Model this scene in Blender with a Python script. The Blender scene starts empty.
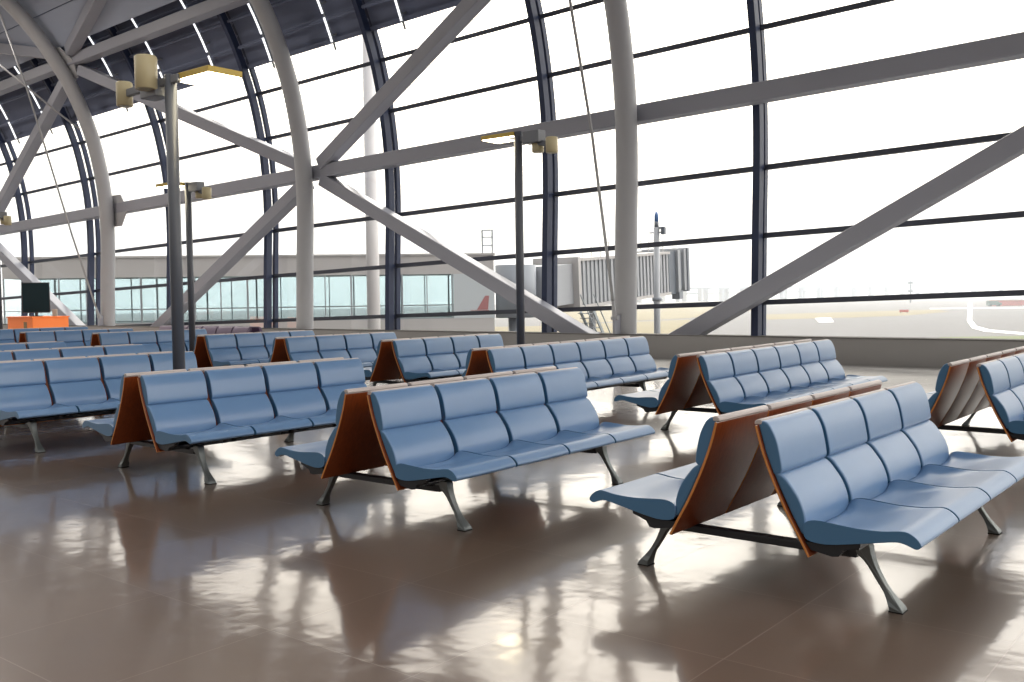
import bpy, bmesh, math, random
from mathutils import Vector, Matrix
random.seed(7)
SC = bpy.context.scene
COL = SC.collection
PI = math.pi

# ------------------------------------------------------------------ camera
F_PX, YAW, PIT, ROL, EYE = 973.6, .6766, .0459, -.0139, 1.5
def cam_axes():
    cy, sy = math.cos(YAW), math.sin(YAW)
    fwd = Vector((-sy*math.cos(PIT), cy*math.cos(PIT), -math.sin(PIT)))
    r0 = Vector((cy, sy, 0)); u0 = r0.cross(fwd)
    c, s = math.cos(ROL), math.sin(ROL)
    return c*r0+s*u0, -s*r0+c*u0, fwd
CR, CU, CF = cam_axes()
cd = bpy.data.cameras.new('camera'); cam = bpy.data.objects.new('camera', cd); COL.objects.link(cam)
cd.sensor_width = 36; cd.lens = F_PX/1024*36; cd.clip_end = 8000; cd.clip_start = .05
M = Matrix((CR, CU, -CF)).transposed().to_4x4(); M.translation = (0, 0, EYE)
cam.matrix_world = M
SC.camera = cam
def ray(px, py): return CR*(px-512)+CU*(341-py)+CF*F_PX
def at_z(px, py, z): d = ray(px, py); return Vector((0, 0, EYE))+d*((z-EYE)/d.z)
def at_depth(px, py, depth): return Vector((0, 0, EYE))+ray(px, py)*(depth/F_PX)

# ------------------------------------------------------------------ materials
def new_mat(name):
    m = bpy.data.materials.new(name); m.use_nodes = True
    nt = m.node_tree; b = nt.nodes['Principled BSDF']
    return m, nt, b
def mat(name, col, rough=.5, metal=0, spec=.5, noise=0, nscale=8, bump=0, bscale=60, coat=0):
    m, nt, b = new_mat(name)
    b.inputs['Base Color'].default_value = (*col, 1); b.inputs['Roughness'].default_value = rough
    b.inputs['Metallic'].default_value = metal; b.inputs['Specular IOR Level'].default_value = spec
    b.inputs['Coat Weight'].default_value = coat
    tc = nt.nodes.new('ShaderNodeTexCoord')
    if noise:
        n = nt.nodes.new('ShaderNodeTexNoise'); n.inputs['Scale'].default_value = nscale; n.inputs['Detail'].default_value = 4
        nt.links.new(tc.outputs['Object'], n.inputs['Vector'])
        r = nt.nodes.new('ShaderNodeMapRange'); r.inputs['To Min'].default_value = 1-noise; r.inputs['To Max'].default_value = 1+noise
        nt.links.new(n.outputs['Fac'], r.inputs['Value'])
        mx = nt.nodes.new('ShaderNodeVectorMath'); mx.operation = 'SCALE'; mx.inputs[0].default_value = col
        nt.links.new(r.outputs['Result'], mx.inputs['Scale']); nt.links.new(mx.outputs['Vector'], b.inputs['Base Color'])
    if bump:
        n = nt.nodes.new('ShaderNodeTexNoise'); n.inputs['Scale'].default_value = bscale; n.inputs['Detail'].default_value = 3
        nt.links.new(tc.outputs['Object'], n.inputs['Vector'])
        bp = nt.nodes.new('ShaderNodeBump'); bp.inputs['Strength'].default_value = bump; bp.inputs['Distance'].default_value = .002
        nt.links.new(n.outputs['Fac'], bp.inputs['Height']); nt.links.new(bp.outputs['Normal'], b.inputs['Normal'])
    return m
def emit_mat(name, col, strength):
    m, nt, b = new_mat(name)
    b.inputs['Base Color'].default_value = (*col, 1)
    b.inputs['Emission Color'].default_value = (*col, 1); b.inputs['Emission Strength'].default_value = strength
    return m
def glass_mat(name, tint, gloss=.06):
    m, nt, b = new_mat(name); nt.nodes.remove(b)
    out = nt.nodes['Material Output']
    tr = nt.nodes.new('ShaderNodeBsdfTransparent'); tr.inputs['Color'].default_value = (*tint, 1)
    gl = nt.nodes.new('ShaderNodeBsdfGlossy'); gl.inputs['Roughness'].default_value = .02; gl.inputs['Color'].default_value = (1, 1, 1, 1)
    fr = nt.nodes.new('ShaderNodeFresnel'); fr.inputs['IOR'].default_value = 1.45
    ml = nt.nodes.new('ShaderNodeMath'); ml.operation = 'MULTIPLY'; ml.inputs[1].default_value = gloss*10
    mx = nt.nodes.new('ShaderNodeMixShader')
    nt.links.new(fr.outputs[0], ml.inputs[0]); nt.links.new(ml.outputs[0], mx.inputs[0])
    nt.links.new(tr.outputs[0], mx.inputs[1]); nt.links.new(gl.outputs[0], mx.inputs[2]); nt.links.new(mx.outputs[0], out.inputs['Surface'])
    return m

def vinyl(name, col):
    return mat(name, col, rough=.32, spec=.75, noise=.05, nscale=5, bump=.12, bscale=220)
M_BLUE = vinyl('blue_vinyl', (.122, .225, .392))
M_BLUE_SIDE = vinyl('blue_vinyl_welt', (.05, .155, .29))
M_MAUVE = vinyl('mauve_vinyl', (.17, .11, .19))
M_MAUVE_SIDE = vinyl('mauve_vinyl_welt', (.1, .06, .12))
def wood(name, c1, c2, rough):
    m, nt, b = new_mat(name)
    tc = nt.nodes.new('ShaderNodeTexCoord'); mp = nt.nodes.new('ShaderNodeMapping'); mp.inputs['Scale'].default_value = (14, 14, 1.2)
    n = nt.nodes.new('ShaderNodeTexNoise'); n.inputs['Scale'].default_value = 5; n.inputs['Detail'].default_value = 6; n.inputs['Distortion'].default_value = .6
    cr = nt.nodes.new('ShaderNodeValToRGB')
    cr.color_ramp.elements[0].position = .3; cr.color_ramp.elements[0].color = (*c1, 1)
    cr.color_ramp.elements[1].position = .75; cr.color_ramp.elements[1].color = (*c2, 1)
    nt.links.new(tc.outputs['Object'], mp.inputs['Vector']); nt.links.new(mp.outputs[0], n.inputs['Vector'])
    nt.links.new(n.outputs['Fac'], cr.inputs[0]); nt.links.new(cr.outputs[0], b.inputs['Base Color'])
    b.inputs['Roughness'].default_value = rough
    return m
M_WOOD = wood('red_brown_veneer', (.15, .029, .006), (.235, .050, .010), .36)
M_PLY = wood('plywood_edge', (.52, .19, .045), (.66, .27, .07), .45)
M_PALE_TRIM_GLARE = mat('pale_trim_edge_glare', (.50, .44, .42), .4)  # trim colour; on the plywood top edge it stands for glare
M_BLACK = mat('black_steel', (.012, .013, .017), .42)
M_ALU = mat('cast_aluminium', (.17, .185, .185), .36, metal=.65)
M_RUBBER = mat('black_rubber', (.01, .01, .01), .8)
M_STEEL = mat('grey_painted_steel', (.27, .275, .315), .45, noise=.04, nscale=1.5)
M_STEEL_D = mat('grey_painted_tube', (.35, .35, .365), .42, noise=.04, nscale=1.5)
M_MULL = mat('blue_black_aluminium', (.022, .032, .072), .45, spec=.4)
M_MULL2 = mat('grey_anodised_transom', (.045, .05, .07), .45)
M_ROD = mat('grey_lamp_rail', (.25, .26, .28), .4)
M_TUBE = emit_mat('tube_lamp', (.95, .97, 1), 1.5)
M_CABLE = mat('steel_cable', (.33, .33, .34), .4, metal=.3)
M_POST = mat('grey_lamp_post_paint', (.085, .092, .11), .42)
M_BEIGE = mat('cream_enamel', (.55, .47, .28), .4)
M_YELLOW = mat('yellow_enamel', (.62, .44, .08), .4)
M_LAMPBOX = mat('grey_lamp_box', (.2, .21, .23), .4)
M_LAMP = emit_mat('lamp_diffuser', (1, .88, .62), 12)
M_WALL = mat('low_wall_grey', (.235, .225, .22), .55, noise=.04, nscale=.8)
M_SILL = mat('sill_dark', (.10, .095, .09), .8, spec=.15)
M_SOFFIT = mat('dark_soffit_panel', (.14, .16, .23), .75, spec=.2)
M_CEIL = mat('grey_ceiling_panel', (.30, .335, .42), .6)
M_ORANGE = mat('orange_laminate', (1, .25, .055), .4)
M_SCREEN = mat('dark_screen_glass', (.006, .02, .025), .12)
M_DARKPL = mat('dark_plastic', (.03, .03, .035), .4)
M_GLASS = glass_mat('facade_glass', (.97, .985, .985), .012)
M_CGLASS = glass_mat('corridor_glass', (.83, .88, .89), .03)

# floor: big glossy tiles
def floor_mat(name='polished_brown_tile', pale=False):
    m, nt, b = new_mat(name)
    L = nt.links.new
    tc = nt.nodes.new('ShaderNodeTexCoord')
    br = nt.nodes.new('ShaderNodeTexBrick'); br.offset = 0; br.inputs['Scale'].default_value = 1
    br.inputs['Brick Width'].default_value = .9; br.inputs['Row Height'].default_value = .9
    br.inputs['Mortar Size'].default_value = .0035; br.inputs['Mortar Smooth'].default_value = .2; br.inputs['Bias'].default_value = 0
    br.inputs['Color1'].default_value = (.145, .098, .070, 1); br.inputs['Color2'].default_value = (.160, .110, .080, 1)
    br.inputs['Mortar'].default_value = (.22, .165, .13, 1)
    L(tc.outputs['Object'], br.inputs['Vector'])
    n1 = nt.nodes.new('ShaderNodeTexNoise'); n1.inputs['Scale'].default_value = .9; n1.inputs['Detail'].default_value = 5
    L(tc.outputs['Object'], n1.inputs['Vector'])
    r1 = nt.nodes.new('ShaderNodeMapRange'); r1.inputs['To Min'].default_value = .85; r1.inputs['To Max'].default_value = 1.15
    L(n1.outputs['Fac'], r1.inputs['Value'])
    mx = nt.nodes.new('ShaderNodeVectorMath'); mx.operation = 'SCALE'
    L(br.outputs['Color'], mx.inputs[0]); L(r1.outputs[0], mx.inputs['Scale']); L(mx.outputs[0], b.inputs['Base Color'])
    n2 = nt.nodes.new('ShaderNodeTexNoise'); n2.inputs['Scale'].default_value = 2.2; n2.inputs['Detail'].default_value = 6
    L(tc.outputs['Object'], n2.inputs['Vector'])
    r2 = nt.nodes.new('ShaderNodeMapRange'); r2.inputs['To Min'].default_value = .06; r2.inputs['To Max'].default_value = .12
    L(n2.outputs['Fac'], r2.inputs['Value']); L(r2.outputs[0], b.inputs['Coat Roughness'])
    b.inputs['Roughness'].default_value = .34; b.inputs['Coat Weight'].default_value = 1; b.inputs['Coat IOR'].default_value = 1.6
    n3 = nt.nodes.new('ShaderNodeTexNoise'); n3.inputs['Scale'].default_value = 4; n3.inputs['Detail'].default_value = 2
    L(tc.outputs['Object'], n3.inputs['Vector'])
    sub = nt.nodes.new('ShaderNodeMath'); sub.operation = 'SUBTRACT'
    ms = nt.nodes.new('ShaderNodeMath'); ms.operation = 'MULTIPLY'; ms.inputs[1].default_value = .25
    L(br.outputs['Fac'], ms.inputs[0]); L(n3.outputs['Fac'], sub.inputs[0]); L(ms.outputs[0], sub.inputs[1])
    bp = nt.nodes.new('ShaderNodeBump'); bp.inputs['Strength'].default_value = .40; bp.inputs['Distance'].default_value = .006
    L(sub.outputs[0], bp.inputs['Height']); L(bp.outputs[0], b.inputs['Normal']); L(bp.outputs[0], b.inputs['Coat Normal'])
    b.inputs['Specular IOR Level'].default_value = .65
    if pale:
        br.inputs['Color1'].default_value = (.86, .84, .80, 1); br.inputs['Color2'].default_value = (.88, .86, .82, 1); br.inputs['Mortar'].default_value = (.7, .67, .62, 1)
    return m
M_FLOOR = floor_mat()
M_FLOOR_GLARE = floor_mat('painted_glare_tile', True)  # whitened tile colour standing for daylight glare on the floor

# ------------------------------------------------------------------ mesh helpers
class MB:
    def __init__(s): s.v = []; s.f = []; s.mi = []; s.sm = []
    def add(s, vs, fs, mi=0, smooth=False):
        o = len(s.v); s.v += [tuple(v) for v in vs]
        for f in fs: s.f.append([o+i for i in f]); s.mi.append(mi); s.sm.append(smooth)
    def box(s, lo, hi, mi=0, mx=None):
        x0, y0, z0 = lo; x1, y1, z1 = hi
        vs = [Vector(p) for p in ((x0,y0,z0),(x1,y0,z0),(x1,y1,z0),(x0,y1,z0),(x0,y0,z1),(x1,y0,z1),(x1,y1,z1),(x0,y1,z1))]
        if mx is not None: vs = [mx @ v for v in vs]
        s.add(vs, [(0,3,2,1),(4,5,6,7),(0,1,5,4),(1,2,6,5),(2,3,7,6),(3,0,4,7)], mi)
        return s
    def bar(s, a, b, w, h, up=(0,0,1), mi=0):
        a = Vector(a); b = Vector(b); d = (b-a).normalized(); up = Vector(up)
        r = d.cross(up).normalized(); u = r.cross(d)
        vs = []
        for p in (a, b):
            for i, j in ((-1,-1),(1,-1),(1,1),(-1,1)): vs.append(p+r*(i*w/2)+u*(j*h/2))
        s.add(vs, [(3,2,1,0),(4,5,6,7),(0,1,5,4),(1,2,6,5),(2,3,7,6),(3,0,4,7)], mi)
        return s
    def tube(s, pts, rad, n=14, mi=0, caps=True):
        pts = [Vector(p) for p in pts]; m = len(pts)
        if not hasattr(rad, '__len__'): rad = [rad]*m
        vs = []; ref = None
        for i, p in enumerate(pts):
            d = (pts[min(i+1, m-1)]-pts[max(i-1, 0)]).normalized()
            if ref is None: ref = Vector((0,0,1)) if abs(d.z) < .9 else Vector((1,0,0))
            r = d.cross(ref).normalized(); u = r.cross(d).normalized(); ref = u
            for k in range(n):
                a = 2*PI*k/n; vs.append(p+(r*math.cos(a)+u*math.sin(a))*rad[i])
        o = len(s.v)
        fs = [(i*n+k, i*n+(k+1) % n, (i+1)*n+(k+1) % n, (i+1)*n+k) for i in range(m-1) for k in range(n)]
        s.add(vs, fs, mi, True)
        if caps:
            s.f.append([o+k for k in range(n)][::-1]); s.mi.append(mi); s.sm.append(False)
            s.f.append([o+(m-1)*n+k for k in range(n)]); s.mi.append(mi); s.sm.append(False)
        return s
    def prism(s, poly, fn, mi=0, cap=None, smooth=False):
        """fn(p) -> list of 3D positions along the extrusion"""
        cols = [fn(p) for p in poly]; n = len(poly); m = len(cols[0])
        vs = [cols[i][j] for j in range(m) for i in range(n)]
        o = len(s.v)
        s.add(vs, [(j*n+i, j*n+(i+1) % n, (j+1)*n+(i+1) % n, (j+1)*n+i) for j in range(m-1) for i in range(n)], mi, smooth)
        for base, rev in ((0, True), ((m-1)*n, False)):
            f = [o+base+i for i in range(n)]
            s.f.append(f[::-1] if rev else f); s.mi.append(mi if cap is None else cap); s.sm.append(False)
        return s
    def mesh(s, name, mats):
        me = bpy.data.meshes.new(name); me.from_pydata(s.v, [], s.f)
        for m in (mats if isinstance(mats, (list, tuple)) else [mats]): me.materials.append(m)
        for p, mi, sm in zip(me.polygons, s.mi, s.sm): p.material_index = mi; p.use_smooth = sm
        bm = bmesh.new(); bm.from_mesh(me); bmesh.ops.recalc_face_normals(bm, faces=bm.faces); bm.to_mesh(me); bm.free()
        return me
    def build(s, name, mats, parent=None, loc=None):
        return link(name, s.mesh(name, mats), parent, loc)
def link(name, data, parent=None, loc=None):
    o = bpy.data.objects.new(name, data); COL.objects.link(o)
    if parent is not None: o.parent = parent
    if loc is not None: o.location = loc
    return o
def bevel(o, w=.01, seg=2, ang=40):
    md = o.modifiers.new('bevel', 'BEVEL'); md.width = w; md.segments = seg; md.limit_method = 'ANGLE'; md.angle_limit = math.radians(ang)
    return o
def tag(o, label, cat, group=None):
    o['label'] = label; o['category'] = cat
    if group: o['group'] = group
    return o
def struct(o): o['kind'] = 'structure'; return o
def thing(name, loc, label, cat, group=None, rz=0):
    o = link(name, None, None, loc); o.rotation_euler.z = rz; o.empty_display_size = .2
    return tag(o, label, cat, group)
def copy_tree(o, parent=None):
    c = o.copy(); COL.objects.link(c)
    if parent is not None: c.parent = parent
    for ch in [x for x in KIDS.get(o.name, [])]: copy_tree(ch, c)
    return c
KIDS = {}
def index_kids(o):
    KIDS[o.name] = list(o.children)
    for c in o.children: index_kids(c)
def spline(pts, n, closed=False):
    """Catmull-Rom through 2D points"""
    out = []; m = len(pts)
    rng = range(m) if closed else range(m-1)
    for i in rng:
        g = (lambda k: pts[k % m]) if closed else (lambda k: pts[min(max(k, 0), m-1)])
        p0, p1, p2, p3 = g(i-1), g(i), g(i+1), g(i+2)
        for k in range(n):
            t = k/n
            out.append(tuple(.5*((2*b)+(-a+c)*t+(2*a-5*b+4*c-d)*t*t+(-a+3*b-3*c+d)*t**3) for a, b, c, d in zip(p0, p1, p2, p3)))
    if not closed: out.append(pts[-1])
    return out

# ------------------------------------------------------------------ benches
PITCH = .6085
SW = .572
SEAT_P = spline([(.350,.352),(.338,.40),(.348,.430),(.394,.446),(.48,.442),(.59,.434),(.70,.437),(.77,.447),(.81,.446),(.848,.424),
                 (.868,.394),(.846,.376),(.805,.390),(.765,.396),(.70,.385),(.62,.369),(.50,.346),(.42,.338)], 3, True)
def panel_u(z):   # front line of the plywood back, u outward
    T = [(.265,.377),(.30,.360),(.357,.327),(.466,.266),(.607,.198),(.738,.147),(.865,.112),(.90,.104)]
    for (z0,u0),(z1,u1) in zip(T, T[1:]):
        if z <= z1: return u0+(u1-u0)*(z-z0)/(z1-z0)
    return T[-1][1]
PANEL_F = spline([(panel_u(z), z) for z in (.272,.36,.46,.56,.66,.76,.868)], 4)
def offset_line(L, d):
    out = []
    for i, p in enumerate(L):
        a = L[max(i-1, 0)]; b = L[min(i+1, len(L)-1)]
        t = Vector((b[0]-a[0], b[1]-a[1])).normalized(); out.append((p[0]+t[1]*d, p[1]-t[0]*d))
    return out
PANEL_B = offset_line(PANEL_F, -.014)
LOW_P = spline([(.345,.375),(.345,.42),(.338,.47),(.312,.535),(.272,.592),(.240,.628),(.212,.645)], 3)+[(panel_u(z)+.004, z) for z in (.652,.60,.52,.44,.365)]
UP_P = spline([(.212,.640),(.228,.656),(.225,.70),(.210,.775),(.195,.82),(.172,.862),(.154,.880),(.136,.888),(.126,.886)], 3)+[(panel_u(z)+.001, z) for z in (.866,.80,.74,.69,.635)]
def cushion_mesh(name, poly, w, mats, dish, axis):
    mb = MB(); ys = [w*t for t in (-.5,-.48,-.45,-.41,-.36,-.29,-.2,-.1,0,.1,.2,.29,.36,.41,.45,.48,.5)]
    def fn(p):
        r = []
        for y in ys:
            d = dish*(1-(2*y/w)**2)
            if axis == 'z':
                fade = min(1, max(0, (.70-p[0])/.26)); fade = fade*fade*(3-2*fade)
                z = p[1]-(d if p[1] > .40 and p[0] > .36 else d*.3)
                if p[1] > .38: z -= fade*.046*(1-abs(2*y/w)**5)
                r.append((p[0], y, z))
            else: r.append((p[0]+d, y, p[1]))
        return r
    mb.prism(poly, fn, 0, 1, True)
    return mb.mesh(name, mats)
LEG_P = spline([(.445,.288),(.49,.306),(.555,.306),(.567,.26),(.585,.205),(.618,.14),(.655,.085),(.694,.04),(.714,.014),(.712,.003)], 2)+ \
        spline([(.652,.003),(.648,.03),(.622,.085),(.585,.14),(.548,.20),(.52,.232),(.49,.256),(.455,.272)], 2)
def make_bench_meshes(mv, ms, wd=None):
    wd = wd or [M_WOOD, M_PLY, M_PALE_TRIM_GLARE]
    D = {}
    D['seat'] = cushion_mesh('seat_cushion', SEAT_P, .588, [mv, ms], .003, 'z')
    D['low'] = cushion_mesh('lower_cushion', LOW_P, SW-.004, [mv, ms], .006, 'x')
    D['up'] = cushion_mesh('upper_cushion', UP_P, SW-.004, [mv, ms], .004, 'x')
    poly = PANEL_F+PANEL_B[::-1]; n = len(PANEL_F)
    mb = MB(); mb.prism(poly, lambda p: [(p[0], -.298, p[1]), (p[0], .298, p[1])], 0, 1, True)
    me = mb.mesh('backrest_panel', wd)
    # plywood layers show on the bottom edge too; top edge has glare painted pale
    for p in me.polygons:
        zs = [me.vertices[i].co.z for i in p.vertices]
        if len(p.vertices) == 4 and (min(zs) > .84 or max(zs) < .30) and max(zs)-min(zs) < .02 and abs(p.normal.z) > .5: p.material_index = 2 if min(zs) > .84 else 1; p.use_smooth = False
    D['panel'] = me
    mb = MB(); mb.prism(spline([(.127,.870),(.130,.888),(.120,.894),(.106,.893),(.095,.885),(.092,.869)], 3), lambda p: [(p[0], -SW/2, p[1]), (p[0], SW/2, p[1])], 0, None, True)
    D['cap'] = mb.mesh('top_trim', M_PALE_TRIM_GLARE if mv is M_BLUE else ms)
    mb = MB()
    for y in (-.26, .26):
        mb.prism([(.34,.336),(.43,.334),(.50,.343),(.60,.362),(.60,.345),(.52,.318),(.50,.288),(.47,.283),(.44,.288),(.37,.30)], lambda p, y=y: [(p[0], y-.02, p[1]), (p[0], y+.02, p[1])])
    mb.box((.36,-.24,.322), (.58,.24,.335))
    D['bracket'] = mb.mesh('seat_bracket', M_BLACK)
    mb = MB()
    def legw(p):
        z = p[1]; w = .036 if z < .03 else (.021+.012*max(0, (z-.16)/.15) if z > .08 else .021+.015*(.08-z)/.05)
        return [(p[0], -w, p[1]), (p[0], w, p[1])]
    mb.prism(LEG_P, legw, 0, None, True); D['leg'] = mb.mesh('leg', M_ALU)
    mb = MB(); mb.prism([(.650,0),(.716,0),(.716,.006),(.650,.006)], lambda p: [(p[0], -.037, p[1]), (p[0], .037, p[1])]); D['pad'] = mb.mesh('foot_pad', M_RUBBER)
    return D
def add_child(name, me, par, rz=0, loc=(0,0,0), bev=None):
    o = link(name, me, par, loc); o.rotation_euler.z = rz
    if bev: bevel(o, bev, 3, 50)
    return o
def make_bench(n, D, name='tandem_bench'):
    root = link(name, None); root.empty_display_size = .3
    for side in (0, PI):
        sg = 1 if side == 0 else -1
        for k in range(n):
            y = (k-(n-1)/2)*PITCH
            pn = add_child('backrest_panel', D['panel'], root, side, (0, y, 0), .003)
            add_child('lower_cushion', D['low'], pn, 0, (0,0,0), .014); add_child('upper_cushion', D['up'], pn, 0, (0,0,0), .014); add_child('top_trim', D['cap'], pn, 0, (0,0,0), .004)
            st = add_child('seat_cushion', D['seat'], root, side, (0, y, 0), .014)
            add_child('seat_bracket', D['bracket'], st)
        ly = n*PITCH/2-.29 if n <= 4 else 1.05
        for y in (-ly, ly):
            lg = add_child('leg', D['leg'], root, side, (0, y, 0), .006)
            pd = add_child('foot_pad', D['pad'], lg)
        mb = MB(); mb.box((sg*.47-.025, -n*PITCH/2+.03, .288), (sg*.47+.025, n*PITCH/2-.03, .335)); bevel(mb.build('seat_beam', M_BLACK, root), .006)
    for y in (-ly, ly):
        mb = MB(); mb.box((-.47, y-.03, .228), (.47, y+.03, .268))
        for sx in (-1, 1): mb.box((sx*.47-.03, y-.03, .23), (sx*.47+.03, y+.03, .30))
        bevel(mb.build('cross_beam', M_BLACK, root), .006)
    return root
DB = make_bench_meshes(M_BLUE, M_BLUE_SIDE)
proto4 = make_bench(4, DB); proto6 = make_bench(6, DB)
index_kids(proto4); index_kids(proto6)
G1, G2 = 'front row of blue benches', 'second row of blue benches'
BENCH = [  # x, y of near end, seats, turn, label, group
 (-2.098, 4.34, 4, -.005, 'largest blue four-seat back-to-back bench, standing at the right end of the front row', G1),
 (-4.830, 4.34, 4, .012, 'blue front-row bench standing between the largest one and the one beside the nearest lamp post', G1),
 (-7.565, 4.33, 4, -.010, 'blue four-seat back-to-back bench directly right of the nearest lamp post', G1),
 (-10.466, 4.31, 4, 0, 'blue four-seat bench cut by the left picture edge, just left of the nearest lamp post', G1),
 (-12.841, 5.05, 4, 0, 'blue bench showing only its backrest tops right behind the left front bench', G1),
 (-15.10, 5.05, 4, 0, 'blue bench at the left edge, its tops the second strip behind the left front bench', G1),
 (-2.12, 8.60, 6, 0, 'blue wooden-backed bench cut by the right picture edge beside the low wall', G2),
 (-4.746, 8.654, 6, .019, 'long blue six-seat bench in the middle right, behind the largest bench', G2),
 (-7.457, 8.606, 6, .025, 'long blue six-seat bench standing in front of the column foot with the slanting cable', G2),
 (-10.231, 9.83, 4, 0, 'blue four-seat second-row bench directly left of the long one by the cable', G2),
 (-12.639, 9.80, 4, 0, 'blue four-seat second-row bench, second to the left of the long one by the cable', G2),
 (-15.05, 9.95, 4, 0, 'blue four-seat bench with its wooden end just right of the thin second lamp post', G2),
 (-18.429, 9.81, 4, 0, 'blue four-seat bench crossed by the two left lamp posts in the second row', G2),
 (-20.835, 9.50, 4, 0, 'far blue bench with a small wooden end, below the right end of the orange counter', G2),
 (-23.618, 9.90, 4, 0, 'farthest blue bench, only backrest tops in front of the orange counter', G2),
]
used = set()
for x, y0, n, rz, lab, g in BENCH:
    p = proto4 if n == 4 else proto6
    o = p if n not in used else copy_tree(p)
    used.add(n)
    o.location = (x, y0+n*PITCH/2, 0); o.rotation_euler.z = rz
    tag(o, lab, 'bench', g)
# a mauve bench along the facade
DM = make_bench_meshes(M_MAUVE, M_MAUVE_SIDE, [M_MAUVE_SIDE, M_MAUVE_SIDE, M_MAUVE_SIDE])
mv = make_bench(6, DM); mv.location = (-20.15, 13.55, 0); mv.rotation_euler.z = PI/2
tag(mv, 'dull purple bench row running along the glass wall behind the blue benches', 'bench')

# ------------------------------------------------------------------ hall section
ZS = [0,1.4,3,4.5,5.5,6.5,7.5,8.5,9.5,10.5,11.3,12.2,13.2,14.1,14.9,15.6,16.2,16.6,16.9,17.1,17.2]
YS = [20.07,20.10,20.15,20.21,20.2,20.13,19.97,19.73,19.36,18.88,18.35,17.65,16.6,15.3,13.8,12,10,8,6,4,2]
SL, X0 = .028, -12.6
_tab = None
def ysec(z):
    for i in range(len(ZS)-1):
        if z <= ZS[i+1] or i == len(ZS)-2:
            i0, i3 = max(i-1, 0), min(i+2, len(ZS)-1)
            h = ZS[i+1]-ZS[i]; t = (z-ZS[i])/h
            m0 = (YS[i+1]-YS[i0])/(ZS[i+1]-ZS[i0]); m1 = (YS[i3]-YS[i])/(ZS[i3]-ZS[i])
            return (2*t**3-3*t*t+1)*YS[i]+(t**3-2*t*t+t)*h*m0+(-2*t**3+3*t*t)*YS[i+1]+(t**3-t*t)*h*m1
def sec(z, off=0):
    e = .03; t = Vector((ysec(z+e)-ysec(z-e) if z > e else ysec(z+e)-ysec(z), 2*e if z > e else e)).normalized()
    return ysec(z)+off*t[1], z-off*t[0]
def P(x, z, off=0, flat=False):
    y, zz = sec(z, off)
    k = min(1, max(0, z/1.2))     # the slope of the shell fades out at the floor
    return Vector((x, y, zz+SL*(x-X0)*(1 if not flat else k)))
def zrange(a, b, n): return [a+(b-a)*i/n for i in range(n+1)]

# floor, low wall
mb = MB(); mb.box((-80, -14, -.3), (16, 21.3, 0)); struct(mb.build('floor', M_FLOOR))
mb = MB(); mb.box((-80, 14.6, 0), (16, 21.3, .003)); struct(mb.build('floor_glare_strip', M_FLOOR_GLARE))  # added strip, floor brightness by the window painted into its colour
mb = MB()
mb.box((-76, 19.70, 0), (14, 19.76, .545)); mb.box((-76, 20.86, 0), (14, 21.25, .50))
mb.box((-76, 19.68, .545), (14, 19.775, .565), 1); mb.box((-76, 20.84, .50), (14, 21.25, .52), 1)
struct(mb.build('wall_front', [M_WALL, M_SILL]))

# arched steel columns
CX = [-48.6, -36.7, -24.6, -12.6, -.6]
col_lab = {-48.6: None,
 -36.7: 'grey arched tube column nearest the orange counter, with two brace nodes',
 -24.6: 'grey arched tube column with four braces meeting behind it, left of the pale mast',
 -12.6: 'thick grey arched tube column with a slanting cable at its foot',
 -.6: None}
for x in CX:
    mb = MB(); mb.tube([P(x, z, 0, True) for z in zrange(.0, 15.6, 46)], .268, 24)
    # gusset plates at the nodes
    z = 5.78 if True else 0
    o = mb.build('steel_column', M_STEEL_D)
    lab = col_lab[x] or {-48.6: 'arched tube column at the left picture edge above the lamp post', -.6: 'arched tube column beyond the right picture edge'}[x]
    tag(o, lab, 'column', 'arched columns of the glass hall')
    if x != -36.7: continue
    mg = MB(); c = P(x, 5.78)
    mg.prism([(-.75,-.05),(-.3,-.62),(.3,-.62),(.75,-.05),(.75,.05),(.3,.62),(-.3,.62),(-.75,.05)], lambda p: [c+Vector((p[0]+.25, .29, p[1])), c+Vector((p[0]+.25, .33, p[1]))])
    mg.build('gusset_plate', M_STEEL_D, o)
    mg = MB(); c = P(x, 11.1)
    mg.prism([(-.6,-.05),(-.3,-.5),(.3,-.5),(.6,-.05),(.6,.05),(.3,.5),(-.3,.5),(-.6,.05)], lambda p: [P(x+p[0], 11.1+p[1], .27), P(x+p[0], 11.1+p[1], .31)])
    mg.build('gusset_plate', M_STEEL_D, o)

# horizontal beams (one continuous square tube each)
OFF = .50
def long_beam(zp, lab, s):
    y, z = sec(zp)
    mb = MB(); a, b = P(-74, zp, OFF), P(12, zp, OFF)
    mb.bar(a, b, s, s); o = bevel(mb.build('box_beam', M_STEEL), .03, 2)
    tag(o, lab, 'beam', 'long beams along the glass wall')
long_beam(5.85, 'long grey box beam crossing the whole glass wall at mid height', .42)
long_beam(11.08, 'upper grey box beam at the top left, just under the dark roof panels', .40)

# diagonal braces
def brace(a, b, lab):
    a = Vector(a); b = Vector(b)
    mb = MB(); mb.bar(a, b, .40, .42, (0, 1, 0))
    tag(bevel(mb.build('diagonal_brace', M_STEEL), .03, 2), lab, 'brace', 'diagonal braces of the glass wall')
def node(x, z): return P(x, z, OFF)
def base(x, sx):   # brace foot, resting on the low wall's inner ledge
    return Vector((x+sx*(1.64+(-.35-SL*(x-X0))/.45)-.12, 20.57, .19))
def trim_to(a, b, da, db):
    d = (b-a).normalized(); return a+d*da, b-d*db
def br_low(xn, xb, lab, dx=0):
    s = 1 if xn > xb else -1
    a = base(xb, s); b = node(xn, 5.80); a, b = trim_to(a, b, 0, .45); a.x += dx; b.x += dx
    brace(a, b, lab)
br_low(-24.6, -12.6, 'long brace falling from the middle joint to the foot of the thick cabled column')
br_low(-24.6, -36.6, 'brace rising behind the two left lamp posts to the middle column beam joint')
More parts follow.
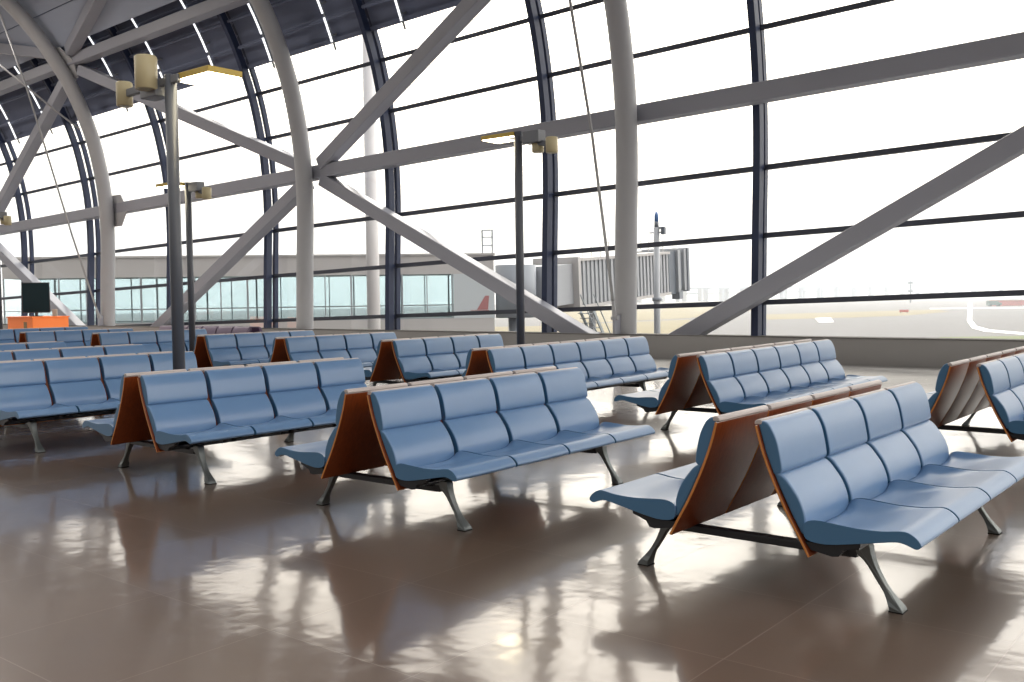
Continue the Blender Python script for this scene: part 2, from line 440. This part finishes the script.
br_low(-.6, -12.6, 'wide dark brace rising to the right picture edge above the low wall')
br_low(-48.6, -36.6, 'brace falling behind the dark screen beside the orange counter', -.4)
def br_up(xn, xu, lab):
    a, b = trim_to(node(xn, 5.9), node(xu, 10.9), .45, .45)
    brace(a, b, lab)
br_up(-24.6, -12.6, 'brace rising steeply across the top centre from the middle column beam joint')
br_up(-24.6, -36.6, 'brace crossing behind the nearest lamp head from the upper left joint to the middle column')
br_up(-48.6, -36.6, 'brace falling from the upper left joint toward the left picture edge')
def br_top(xn, xu, lab):
    a, b = trim_to(node(xn, 11.25), node(xu, 13.9), .45, .45)
    brace(a, b, lab)
br_top(-36.6, -24.6, 'brace rising from the upper left joint up against the grey ceiling panels')
br_top(-36.6, -48.6, 'brace leaving the upper left joint to the left under the grey ceiling')

# tie rods
def rod(x, pts, lab):
    mb = MB(); mb.tube([(x, y, z) for y, z in pts], .036, 10)
    o = mb.build('tie_rod', M_CABLE); tag(o, lab, 'cable', 'slanting tie rods')
    (y0, z0), (y1, z1) = pts[0], pts[1]
    d = Vector((0, y1-y0, z1-z0)).normalized(); a = Vector((x, y0, z0))
    m2 = MB(); m2.tube([a-d*.02, a+d*.1, a+d*.5], [.06, .06, .03], 12); m2.tube([a+Vector((-.09,0,0)), a+Vector((.09,0,0))], .05, 12); m2.build('rod_end', M_CABLE, o)
    m3 = MB(); m3.box((x-.03, y0-.06, .57), (x+.03, 19.84, z0+.07)); m3.build('anchor_plate', M_STEEL, o)
rod(-12.6, [(19.62,.95),(18.72,5.2),(17.9,8.03),(16.6,11.2)], 'thin slanting cable anchored at the foot of the thick centre column')
rod(-36.6, [(19.70,.9),(18.75,3.95),(17.9,6.95),(17.2,9.4),(16.2,12.3)], 'thin slanting cable in front of the left arched column by the orange counter')
mb = MB(); mb.tube([(-36.85,16.31,10.2),(-36.85,18.4,8.77),(-36.85,19.3,8.2)], .035, 10); tag(mb.build('tie_rod', M_CABLE), 'short thin rod meeting the left arched column high up below its joint', 'cable', 'slanting tie rods')

# glazing: mullion pairs (trim), panes with transoms (window)
MX = [-75.6+6*i for i in range(15)]
TZ = [1.22, 2.77, 4.33, 5.80, 7.24, 8.57]
ti = 0
for x in MX:
    ti += 1
    zz = zrange(.0, 12.4, 40)
    mb = MB()
    def mull(mb, o1, o2, w):
        pr = [(P(x, z, o1, True), P(x, z, o2, True)) for z in zz]
        vs = []
        for a, b in pr:
            for p in (a, b):
                for s in (-1, 1): vs.append(p+Vector((s*w/2, 0, 0)))
        fs = []
        for i in range(len(pr)-1):
            k = i*4
            for a, b in ((0,1),(1,3),(3,2),(2,0)): fs.append((k+a, k+b, k+4+b, k+4+a))
        fs += [(0,1,3,2), tuple(len(vs)-4+i for i in (0,1,3,2))]
        mb.add(vs, fs)
    mull(mb, .72, .94, .17)
    o = struct(mb.build('trim_%d' % ti, M_MULL))
    m2 = MB(); mull(m2, 1.08, 1.24, .11); m2.build('outer_mullion', M_MULL, o)
    m3 = MB()
    for z in TZ: m3.bar(P(x, z, .92), P(x, z, 1.1), .07, .09, (1, 0, 0))
    m3.build('spacer', M_MULL, o)
for i in range(len(MX)-1):
    xa, xb = MX[i]+.055, MX[i+1]-.055
    zz = [0.2]+TZ+[9.6]
    mb = MB(); pts = []
    sub = []
    for a, b in zip(zz, zz[1:]): sub += [a+(b-a)*k/2 for k in range(2)]
    sub.append(zz[-1])
    vs = []
    for z in sub:
        for x in (xa, xb): vs.append(P(x, z, 1.16, True))
    mb.add(vs, [(2*k, 2*k+1, 2*k+3, 2*k+2) for k in range(len(sub)-1)])
    w = struct(mb.build('window_%d' % (i+1), M_GLASS))
    for z in TZ:
        m2 = MB(); a, b = P(xa, z, 1.1), P(xb, z, 1.1)
        y0, z0 = sec(z-.05, 1.1); y1, z1 = sec(z+.05, 1.1)
        m2.bar(a, b, .13, .115, Vector((0, y1-y0, z1-z0)))
        m2.build('transom', M_MULL2, w)

# roof: dark soffit above the glass, grey panels inside
mb = MB()
def strip(mb, za, zb, off, n, x0=-76, x1=14, mi=0, th=.08):
    zz = zrange(za, zb, n)
    for o in (off, off+th):
        vs = []
        for z in zz:
            for x in (x0, x1): vs.append(P(x, z, o))
        mb.add(vs, [(2*k, 2*k+1, 2*k+3, 2*k+2) for k in range(len(zz)-1)], mi)
    for z in (za, zb):
        mb.add([P(x0, z, off), P(x1, z, off), P(x1, z, off+th), P(x0, z, off+th)], [(0,1,2,3)], mi)
for a, b in ((9.38, 9.96), (9.96, 10.62), (10.62, 11.3), (11.3, 12.5), (12.5, 13.6)):
    strip(mb, a, b, 1.08, 4)
strip(mb, 9.30, 9.42, .98, 2, th=.25)
for z in (9.93, 10.62, 11.3):
    mb.tube([P(-76, z, .9), P(14, z, .9)], .055, 8)
sof = struct(mb.build('ceiling_soffit', M_SOFFIT))
for k in range(30):
    x = MX[k//2]+(1.5 if k % 2 == 0 else 4.5)
    mb = MB()
    mb.tube([P(x, z, .86) for z in zrange(9.12, 12.3, 12)], .035, 10)
    for z in (9.5, 10.3, 11.1): mb.bar(P(x, z, .86), P(x, z, 1.1), .05, .05, (1, 0, 0))
    hr = mb.build('tube_lamp', M_ROD, sof)
    mb = MB()
    for a, b in ((9.34, 9.98), (10.08, 10.85), (10.95, 11.7)):
        mb.tube([P(x+.0, z, .80) for z in zrange(a, b, 3)], .032, 10)
    mb.build('lamp_tube', M_TUBE, hr)
mb = MB()
zz = [11.55, 12.5, 13.5, 14.4, 15.2, 15.9, 16.4, 16.75, 17.0, 17.15]
for a, b in zip(zz, zz[1:]):
    strip(mb, a+.012, b-.012, .42, 2, th=.06)
struct(mb.build('ceiling', M_CEIL))

# ------------------------------------------------------------------ lamp posts
def lamp_post(x, y, flip, lab, h, ty, A, B):
    r = thing('lamp_post', (x, y, 0), lab, 'lamp post', 'lamp posts between the benches', 0 if not flip else PI)
    mb = MB(); mb.tube([(0,0,0),(0,0,.02)], .13, 24); mb.build('base_plate', M_POST, r)
    mb = MB(); mb.tube([(0,0,.02),(0,0,h)], .062, 24); mb.build('pole', M_POST, r)
    mb = MB(); mb.bar((-.16,0,h-.05), (B[0],B[1],h+(B[2]+B[3])/2), .06, .08); mb.box((.14,-.09,h-.20), (.44,.09,h-.02)); bevel(mb.build('arm_box', M_LAMPBOX, r), .01)
    t = MB(); t.box((-.66,ty-.2,h-.06), (-.03,ty+.2,h)); tr = bevel(t.build('lamp_tray', M_YELLOW, r), .006)
    d = MB(); d.box((-.645,ty-.185,h-.068), (-.045,ty+.185,h-.058)); d.build('diffuser', M_LAMP, tr)
    for cx, cyy, z0, z1, rad in (A, B):
        c = MB(); c.tube([(cx,cyy,h+z0),(cx,cyy,h+z0+.012),(cx,cyy,h+z1-.012),(cx,cyy,h+z1)], [rad-.012,rad,rad,rad-.012], 24)
        c.build('spot_cylinder', M_BEIGE, r)
lamp_post(-9.0, 5.69, True, 'thickest grey lamp post, its yellow tray light to the right of the pole', 3.81, -.20, (.22,.14,-.14,.20,.112), (.82,.04,-.22,.04,.085))
for x, y, h, ty, lab in ((-17.14, 11.15, 3.84, -.10, 'thin grey lamp post standing just right of the nearest one'), (-9.0, 11.42, 3.93, .12, 'slim lamp post in mid picture with a yellow tray light pointing left'),
                     (-26.2, 11.4, 3.86, 0, 'lamp post at the far left picture edge beside the orange counter')):
    lamp_post(x, y, False, lab, h, ty, (.32,.06,-.33,-.19,.09), (.60,.02,-.37,-.14,.09))

# ------------------------------------------------------------------ counter and screen
ct = thing('service_counter', (-33.3, 15.55, 0), 'bright orange service counter at the left in front of the brace', 'counter')
mb = MB(); mb.box((-1.85, 0, .06), (0, 1.25, 1.0)); bevel(mb.build('counter_body', M_ORANGE, ct), .012)
mb = MB(); mb.box((-1.88, -.03, 1.0), (.03, 1.28, 1.035)); bevel(mb.build('counter_top', M_ORANGE, ct), .008)
mb = MB(); mb.box((-1.8, .05, 0), (-.05, 1.2, .06)); mb.build('plinth', M_DARKPL, ct)
mb = MB(); mb.box((-.62, -.012, .55), (-.40, .0, .85)); mb.build('notice_plate', mat('brown_plate', (.25, .17, .08), .5), ct)
sc_ = thing('display_screen', (-33.95, 16.0, 1.036), 'dark blank screen standing on the orange counter', 'screen', None, math.radians(65))
mb = MB(); mb.box((-.44, -.03, .12), (.44, .03, 1.17)); bevel(mb.build('screen_case', M_DARKPL, sc_), .01)
mb = MB(); mb.box((-.41, -.036, .15), (.41, -.0301, 1.14)); mb.build('screen_glass', M_SCREEN, sc_)
mb = MB(); mb.box((-.2, -.12, 0), (.2, .12, .02)); mb.box((-.05, -.02, .02), (.05, .02, .12)); mb.build('stand', M_DARKPL, sc_)
cr_ = thing('card_terminal', (-33.35, 16.35, 1.036), 'small pale box on the counter by the lower right corner of the dark screen', 'terminal', None, math.radians(42))
mb = MB(); mb.box((-.07, -.05, 0), (.07, .05, .03)); mb.box((-.08, -.03, .03), (.08, .03, .24)); bevel(mb.build('case', mat('beige_plastic', (.45, .38, .32), .5), cr_), .01)

# ------------------------------------------------------------------ outside
GZ = -6.5
M_APRON = mat('apron_concrete', (.125, .121, .12), .85, noise=.12, nscale=.02)
M_LINE = mat('white_paint', (.8, .8, .78), .7)
M_GRASS = mat('dry_grass', (.20, .165, .085), .9, noise=.15, nscale=.05)
M_GREEN = mat('green_grass', (.12, .14, .055), .9, noise=.15, nscale=.05)
M_SEA = mat('sea_water', (.28, .34, .38), .25)
mb = MB(); mb.box((-600, 21.6, GZ-1), (500, 900, GZ)); struct(mb.build('ground_apron', M_APRON))
mb = MB(); mb.box((-6000, 900, GZ-2), (6000, 7800, GZ-.6)); mb.box((-6000, 21.6, GZ-2), (-600, 900, GZ-.6)); struct(mb.build('sea', M_SEA))
def ground_poly(name, pix, m, lift):
    pts = [at_z(px, py, GZ+lift) for px, py in pix]
    mb = MB(); n = len(pts)
    mb.add(pts+[p-Vector((0,0,lift*.9)) for p in pts], [tuple(range(n))]+[(i, (i+1) % n, n+(i+1) % n, n+i) for i in range(n)])
    return struct(mb.build(name, m))
def grass(name, pix, m, lift):
    o = ground_poly(name, pix, m, lift); o['kind'] = 'stuff'; return o
grass('grass_strip', [(760,314.5),(830,312.5),(935,309.6),(950,311.5),(905,315.5),(850,317.5),(768,319.5)], M_GRASS, .03)
grass('grass_strip_far', [(560,306.5),(750,303.8),(752,311),(690,318),(540,325)], M_GRASS, .03)
grass('grass_verge', [(940,337),(1060,335.5),(1060,345),(930,345)], M_GREEN, .03)
grass('grass_near', [(480,327),(540,326),(690,319.5),(690,345),(480,345)], M_GRASS, .025)
ground_poly('road_marking', [(968,303),(972.5,303),(972,320),(977,326),(990,329.5),(1030,333),(1030,335),(985,331.5),(972,328),(967,321)], M_LINE, .05)
ground_poly('road_marking_far', [(930,308.2),(1060,306.8),(1060,307.6),(930,309)], M_LINE, .05)
ground_poly('road_marking_block', [(815,318),(831,317.6),(834,322),(819,322.3)], M_LINE, .05)

# fixed link building leaving the terminal
A = Vector((-51.5, 22.6, 0)); B = Vector((-33.88, 40.7, 0))
d = (B-A).normalized(); nrm = Vector((-d.y, d.x, 0)); Lc = (B-A).length
mx = Matrix(((d.x, nrm.x, 0, A.x), (d.y, nrm.y, 0, A.y), (0, 0, 1, 0), (0, 0, 0, 1)))
bl = thing('link_building', (0,0,0), 'long pale glazed gate corridor running outside from the left to the jet bridge', 'building')
M_PALE = mat('pale_cladding', (.56, .535, .52), .6, noise=.03, nscale=.4)
M_PALE2 = mat('pale_grey_frame', (.33, .36, .38), .5)
M_INS = mat('corridor_floor_grey', (.35, .42, .42), .6)
W = 3.6
mb = MB(); mb.box((0,0,2.75), (Lc,W,3.76), 0, mx); mb.box((-.05,-.08,3.76), (Lc+.08,W+.08,3.86), 0, mx); mb.build('roof_fascia', M_PALE, bl)
mb = MB(); mb.box((0,0,-1.3), (Lc,W,.35), 0, mx); mb.build('lower_wall', M_PALE, bl)
mb = MB(); mb.box((0,.2,.35), (Lc,W-.2,.37), 0, mx); mb.build('corridor_floor', M_INS, bl)
mb = MB(); mb.box((Lc-2.2,-.02,.35), (Lc+.02,.1,2.75), 0, mx); mb.box((Lc-.05,0,.35), (Lc,W,2.75), 0, mx); mb.build('end_panel', mat('white_louvre_panel', (.6,.64,.66), .5), bl)
for yy in (0.04, W-.06):
    mb = MB(); mb.box((0, yy, .35), (Lc-(2.2 if yy < 1 else 0), yy+.02, 2.75), 0, mx); mb.build('glazing', M_CGLASS, bl)
    mb = MB(); k = 0
    while k*1.35 < Lc-2:
        w = .09 if k % 2 else .05
        mb.box((k*1.35, yy-.04, .35), (k*1.35+w, yy+.06, 2.75), 0, mx); k += 1
    mb.box((0, yy-.03, 1.05), (Lc-2, yy-.005, 1.09), 0, mx); mb.box((0, yy-.03, .35), (Lc-2, yy+.05, .42), 0, mx)
    mb.build('window_frame', M_PALE2, bl)
mb = MB(); mb.box((Lc-1.3,-.035,.75), (Lc-.3,-.02,.78), 0, mx)
mb.prism([(-.95,.8),(-.35,.8),(-.28,1.55),(-.5,1.55)], lambda p: [mx @ Vector((Lc+p[0], -.035, p[1])), mx @ Vector((Lc+p[0], -.022, p[1]))]); mb.build('warning_panel', mat('faded_red', (.45,.2,.2), .6), bl)
for k in (.15, .55, .93):
    mb = MB(); mb.box((Lc*k-.3, 1.2, GZ), (Lc*k+.3, 2.0, -1.3), 0, mx); mb.build('support_pier', M_PALE, bl)
# ladder cage on its roof
lc = thing('roof_ladder', (0,0,0), 'thin steel ladder cage standing on the corridor roof end', 'ladder')
mb = MB(); b0 = Lc-.55
for x_ in (0, .55):
    for y_ in (.3, .85): mb.bar(mx @ Vector((b0+x_, y_, 3.80)), mx @ Vector((b0+x_, y_, 5.15)), .035, .035, (1,0,0))
mb.build('posts', M_PALE2, lc)
mb = MB()
for z in (4.3, 4.75, 5.13):
    for a_, b_ in (((0,.3),(.55,.3)),((.55,.3),(.55,.85)),((.55,.85),(0,.85)),((0,.85),(0,.3))):
        mb.bar(mx @ Vector((b0+a_[0], a_[1], z)), mx @ Vector((b0+b_[0], b_[1], z)), .035, .035)
mb.build('rails', M_PALE2, lc)

# jet bridge
M_JET = mat('jet_bridge_grey', (.42, .43, .45), .5, noise=.03, nscale=.5)
M_JETD = mat('jet_bridge_dark', (.17, .19, .22), .5)
M_JETB = mat('jet_bridge_bluegrey', (.28, .30, .33), .5)
jb = thing('jet_bridge', (0,0,0), 'grey corrugated passenger boarding bridge outside in the centre', 'jet bridge')
p0 = at_depth(516, 300, 55); p1 = at_depth(651, 291, 69)
p0.z = .50; p1.z = 1.55
ax = (p1-p0); Lt = ax.length; ax.normalize(); sd = Vector((0,0,1)).cross(ax).normalized(); upv = ax.cross(sd)
jm = Matrix(((ax.x, sd.x, upv.x, p0.x), (ax.y, sd.y, upv.y, p0.y), (ax.z, sd.z, upv.z, p0.z), (0,0,0,1)))
def jbox(mb, lo, hi): mb.box(lo, hi, 0, jm); return mb
mb = MB(); s0 = 4.6
jbox(mb, (s0, -1.4, 0), (Lt, 1.4, 2.85))
k = s0
while k < Lt-.3:
    jbox(mb, (k, -1.50, .12), (k+.26, 1.50, 2.74)); k += .5
mb.build('outer_tunnel', M_JET, jb)
mb = MB(); jbox(mb, (s0-.2, -1.6, -.12), (s0+.1, 1.6, 3.0)); jbox(mb, (s0, -1.58, 2.74), (Lt, 1.58, 2.92)); jbox(mb, (s0, -1.58, -.1), (Lt, 1.58, .10)); mb.build('tunnel_frame', M_PALE, jb)
mb = MB(); jbox(mb, (1.2, -1.2, .25), (s0, 1.2, 2.6)); mb.build('inner_tunnel', M_JET, jb)
mb = MB(); mb.tube([p0+Vector((0,0,-.2)), p0+Vector((0,0,2.75))], 1.15, 28); mb.tube([Vector((p0.x,p0.y,GZ)), p0+Vector((0,0,-.2))], .45, 20); mb.build('rotunda', M_JETB, jb)
mb = MB(); jbox(mb, (s0+.5, -1.5, 3.75), (Lt, -1.47, 3.79)); jbox(mb, (s0+.5, -1.5, 3.35), (Lt, -1.47, 3.38))
k = s0+.5
while k < Lt: jbox(mb, (k, -1.5, 2.9), (k+.04, -1.46, 3.78)); k += 1.1
mb.build('roof_rail', M_PALE, jb)
# cab
cb = MB(); jbox(cb, (Lt+.1, -1.4, -.1), (Lt+1.2, 1.5, 2.9)); cb.build('cab_rotunda', M_JETD, jb)
cb = MB(); jbox(cb, (Lt+1.2, -1.6, .0), (Lt+1.6, 1.6, 3.0)); jbox(cb, (Lt+2.0, -1.7, .1), (Lt+2.4, 1.7, 3.05)); cb.build('cab', M_JET, jb)
cb = MB(); jbox(cb, (Lt+1.6, -1.5, .2), (Lt+2.0, 1.5, 2.8)); jbox(cb, (Lt+2.4, -1.8, .0), (Lt+2.7, 1.8, 3.1)); jbox(cb, (Lt+1.3, -1.6, -.5), (Lt+1.9, -1.0, .1)); cb.build('canopy', M_JETB, jb)
# leg and stairs
lg = jm @ Vector((Lt*.62, 0, -.1))
for s in (-1.1, 1.1):
    q = jm @ Vector((Lt*.62, s, -.1))
    mb = MB(); mb.bar(q, (q.x, q.y, GZ+.6), .32, .32, (1,0,0)); mb.build('support_leg', M_JET, jb)
    mb = MB(); mb.tube([(q.x-.3, q.y, GZ+.5), (q.x+.3, q.y, GZ+.5)], .5, 16); mb.build('wheel', M_RUBBER, jb)
q0, q1 = jm @ Vector((Lt*.62, -1.1, 0)), jm @ Vector((Lt*.62, 1.1, 0))
mb = MB(); mb.bar((q0.x, q0.y, -1.5), (q1.x, q1.y, -1.5), .25, .25); mb.build('leg_tie', M_JET, jb)
mb = MB()
for i in range(22):
    q = jm @ Vector((s0-.6+i*.22, -2.3, -.3-i*.3)); mb.box((q.x-.4, q.y-.4, q.z-.03), (q.x+.4, q.y+.4, q.z+.01))
for s in (-2.75, -1.85):
    a_ = jm @ Vector((s0-.6, s, -.2)); b_ = jm @ Vector((s0+4.2, s, -6.7)); mb.bar(a_, b_, .06, .2); mb.bar(a_+Vector((0,0,1)), b_+Vector((0,0,1)), .05, .05)
mb.build('stairs', M_PALE2, jb)

# masts
def mast(px, depth, rad, ztop, lab, m):
    p = at_depth(px, 300, depth)
    r = thing('apron_mast', (p.x, p.y, GZ), lab, 'mast')
    mb = MB(); mb.tube([(0,0,.1),(0,0,ztop-GZ)], [rad*1.05, rad*.95], 20); mb.build('pole', m, r)
    mb = MB(); mb.tube([(0,0,0),(0,0,.1)], rad*1.8, 20); mb.build('base_flange', m, r)
    return r
mast(373.5, 43, .285, 13.2, 'thick pale grey mast in front of the gate corridor, rising behind the glass', mat('white_mast_paint', (.74, .71, .70), .5))
r = mast(657, 60, .20, 5.6, 'pale grey mast with a blue tip beside the jet bridge cab', M_JET)
h = 5.6-GZ
mb = MB(); mb.tube([(0,0,h),(0,0,h+.35)], .14, 12); mb.box((.1,-.06,h-.1), (.55,.06,h+.02)); mb.box((.35,-.1,h-.45), (.6,.1,h-.02)); mb.box((-.5,-.05,h-.35), (.5,.05,h-.28)); mb.build('camera_bracket', M_JETD, r)
mb = MB(); mb.tube([(0,0,h+.35),(0,0,h+.75),(0,0,h+.95)], [.13,.13,.06], 14); mb.build('beacon', mat('blue_beacon', (.10,.20,.42), .3), r)
mb = MB(); mb.tube([(0,0,3.4),(0,0,4.0)], .3, 16); mb.tube([(0,0,7.6),(0,0,7.8)], .3, 16); mb.build('collar', M_JETB, r)

# distant things
M_FAR = mat('far_structure_grey', (.20, .25, .32), .8)
br_ = thing('sea_bridge', (0,0,0), 'long faint two-deck bridge over the sea on the horizon', 'bridge')
pa, pb = at_depth(560, 290, 900), at_depth(1000, 290, 1300)
mb = MB(); dv = (pb-pa); 
pa.z = 6.5; pb.z = 8.5
mb.bar(pa, pb, 12, 2.0); mb.build('deck', M_FAR, br_)
N = 24
for i in range(N):
    q = pa.lerp(pb, (i+.5)/N)
    mb = MB()
    for s in (-9, 9): mb.box((q.x+s-2, q.y-2, GZ-1), (q.x+s+2, q.y+2, q.z-1))
    mb.box((q.x-9, q.y-2, q.z-6), (q.x+9, q.y+2, q.z-4.5)); mb.build('pier', M_FAR, br_)
pt = at_depth(838, 290, 1500)
tw = thing('horizon_tower', (pt.x, pt.y, 0), 'single faint tower block far off on the horizon', 'building')
mb = MB(); mb.box((-9, -8, -6), (9, 8, 46)); mb.box((-11, -9, 46), (11, 9, 49)); mb.box((-15, -12, -6), (15, 12, 5)); mb.build('tower_block', M_FAR, tw)
for (px, w, h_) in ((900, 60, 12), (925, 90, 16), (960, 70, 10), (800, 80, 8), (985, 60, 13)):
    q = at_depth(px, 291, 2600); mb = MB(); mb.box((q.x-w/2, q.y-20, GZ-1), (q.x+w/2, q.y+20, h_)); mb.box((q.x-w/6, q.y-10, h_), (q.x+w/6, q.y+10, h_+4))
    o = tag(mb.build('distant_building', M_FAR), 'low hazy building on the far shore', 'building', 'hazy far shore buildings')
p = at_depth(910.5, 300, 650)
r = thing('beacon_mast', (p.x, p.y, GZ), 'small distant mast with two bands standing on the airfield', 'mast')
mb = MB(); mb.tube([(0,0,0),(0,0,14.5)], .5, 8); mb.build('pole', M_FAR, r)
mb = MB(); mb.box((-1.6,-.7,12.5), (1.6,.7,14)); mb.box((-1.5,-.7,7), (1.5,.7,8.2)); mb.build('lamp_bar', M_FAR, r)
p = at_depth(1008, 302, 480)
M_RED = mat('red_paint', (.6, .10, .07), .6)
r = thing('airfield_shed', (p.x, p.y, GZ), 'low red airfield building near the right picture edge', 'building', None, YAW)
mb = MB(); mb.box((-8,-3,0), (16,3,2.7)); mb.build('walls', M_RED, r)
mb = MB(); mb.box((-8.3,-3.3,2.7), (16.3,3.3,3.2)); mb.build('roof', M_LINE, r)
p = at_depth(994, 303, 465)
r = thing('service_vehicle', (p.x, p.y, GZ), 'small dark green vehicle parked left of the red airfield building', 'vehicle', None, YAW)
mb = MB(); mb.prism([(-3.2,.5),(3.2,.5),(3.2,1.7),(2.2,1.8),(1.4,2.6),(-3.2,2.6)], lambda q: [(q[0],-1.1,q[1]),(q[0],1.1,q[1])]); mb.build('body', mat('dark_green', (.10,.17,.15), .5), r)
for sx in (-2, 2):
    for sy in (-1, .8):
        mb = MB(); mb.tube([(sx,sy-.15,.5),(sx,sy+.25,.5)], .5, 14); mb.build('wheel', M_RUBBER, r)
p = at_z(904, 313, GZ)
r = thing('taxiway_sign', (p.x, p.y, GZ+.04), 'tiny low red sign on the grass strip', 'sign', None, YAW)
mb = MB(); mb.box((-1.6,-.15,.3), (1.6,.15,1.2)); mb.build('sign_board', M_RED, r)
mb = MB(); mb.box((-1.3,-.1,0), (-1.1,.1,.3)); mb.box((1.1,-.1,0), (1.3,.1,.3)); mb.build('sign_legs', M_FAR, r)

# sea haze over the airfield
hm = bpy.data.materials.new('sea_haze'); hm.use_nodes = True; hn = hm.node_tree; hn.nodes.clear()
ho = hn.nodes.new('ShaderNodeOutputMaterial'); hv = hn.nodes.new('ShaderNodeVolumeScatter')
hv.inputs['Density'].default_value = .0009; hv.inputs['Anisotropy'].default_value = .2; hv.inputs['Color'].default_value = (.80, .83, .87, 1)
hn.links.new(hv.outputs[0], ho.inputs['Volume'])
mb = MB(); mb.box((-3500, 75, GZ-.5), (3500, 3200, 160)); hz = mb.build('outside_haze', hm); hz['kind'] = 'stuff'
SC.cycles.volume_bounces = 2

# ------------------------------------------------------------------ sky, sun
SUN = ray(505, -70).normalized()
REAR = .17
w = bpy.data.worlds.new('world'); SC.world = w; w.use_nodes = True
nt = w.node_tree; nt.nodes.clear(); L = nt.links.new
out = nt.nodes.new('ShaderNodeOutputWorld'); bg = nt.nodes.new('ShaderNodeBackground'); L(bg.outputs[0], out.inputs['Surface'])
tc = nt.nodes.new('ShaderNodeTexCoord'); nz = nt.nodes.new('ShaderNodeVectorMath'); nz.operation = 'NORMALIZE'; L(tc.outputs['Generated'], nz.inputs[0])
sx = nt.nodes.new('ShaderNodeSeparateXYZ'); L(nz.outputs[0], sx.inputs[0])
el = nt.nodes.new('ShaderNodeValToRGB'); L(sx.outputs['Z'], el.inputs[0])
e = el.color_ramp.elements
e[0].position = 0; e[0].color = (.87, .87, .89, 1)
e[1].position = 1; e[1].color = (3.0, 3.05, 3.15, 1)
k = e.new(.03); k.color = (.93, .925, .925, 1)
k = e.new(.07); k.color = (1.45, 1.41, 1.35, 1)
k = e.new(.14); k.color = (2.9, 2.72, 2.5, 1)
k = e.new(.26); k.color = (3.5, 3.3, 3.02, 1)
dt = nt.nodes.new('ShaderNodeVectorMath'); dt.operation = 'DOT_PRODUCT'; L(nz.outputs[0], dt.inputs[0]); dt.inputs[1].default_value = SUN
gl = nt.nodes.new('ShaderNodeValToRGB'); L(dt.outputs['Value'], gl.inputs[0])
g = gl.color_ramp.elements
g[0].position = .70; g[0].color = (0, 0, 0, 1); g[1].position = 1; g[1].color = (.60, .50, .36, 1)
k = g.new(.93); k.color = (.22, .18, .12, 1); k = g.new(.975); k.color = (.55, .46, .33, 1)
gs = nt.nodes.new('ShaderNodeVectorMath'); gs.operation = 'SCALE'; gs.inputs['Scale'].default_value = 2.0; L(gl.outputs[0], gs.inputs[0])
ad = nt.nodes.new('ShaderNodeVectorMath'); ad.operation = 'ADD'; L(el.outputs[0], ad.inputs[0]); L(gs.outputs[0], ad.inputs[1])
bk = nt.nodes.new('ShaderNodeMapRange'); bk.inputs['From Min'].default_value = -.5; bk.inputs['From Max'].default_value = .15
bk.inputs['To Min'].default_value = REAR; bk.inputs['To Max'].default_value = 1; L(sx.outputs['Y'], bk.inputs['Value'])
fs = nt.nodes.new('ShaderNodeVectorMath'); fs.operation = 'SCALE'; L(ad.outputs[0], fs.inputs[0]); L(bk.outputs[0], fs.inputs['Scale'])
L(fs.outputs[0], bg.inputs['Color']); bg.inputs['Strength'].default_value = 1.0
HS = ray(640, 300).normalized(); HS = Vector((HS.x, HS.y, 0)).normalized()
el_ = math.radians(47); HS = HS*math.cos(el_)+Vector((0, 0, math.sin(el_)))
sl = bpy.data.lights.new('sun', 'SUN'); sl.energy = 3.0; sl.angle = math.radians(9); sl.color = (1, .94, .85)
so = bpy.data.objects.new('sun', sl); COL.objects.link(so); so.rotation_euler = (-HS).to_track_quat('-Z', 'Y').to_euler()

# added unseen fill lights that brighten the columns at the hall's left
for x, y, z in ((-36, 13, 12.6), (-48, 13, 12.2), (-28, 10, 13.5)):
    al = bpy.data.lights.new('added_fill_light', 'AREA'); al.shape = 'DISK'; al.size = 2.0; al.energy = 420; al.color = (1, .93, .84)
    ao = bpy.data.objects.new('added_fill_light', al); COL.objects.link(ao); ao.location = (x, y, z)

# ------------------------------------------------------------------ render look
SC.view_settings.view_transform = 'Standard'; SC.view_settings.look = 'None'
SC.view_settings.exposure = 0; SC.view_settings.gamma = 1; SC.view_settings.use_curve_mapping = False
SC.cycles.max_bounces = 8; SC.cycles.diffuse_bounces = 4; SC.cycles.glossy_bounces = 4; SC.cycles.transparent_max_bounces = 16
SC.cycles.caustics_reflective = False; SC.cycles.caustics_refractive = False
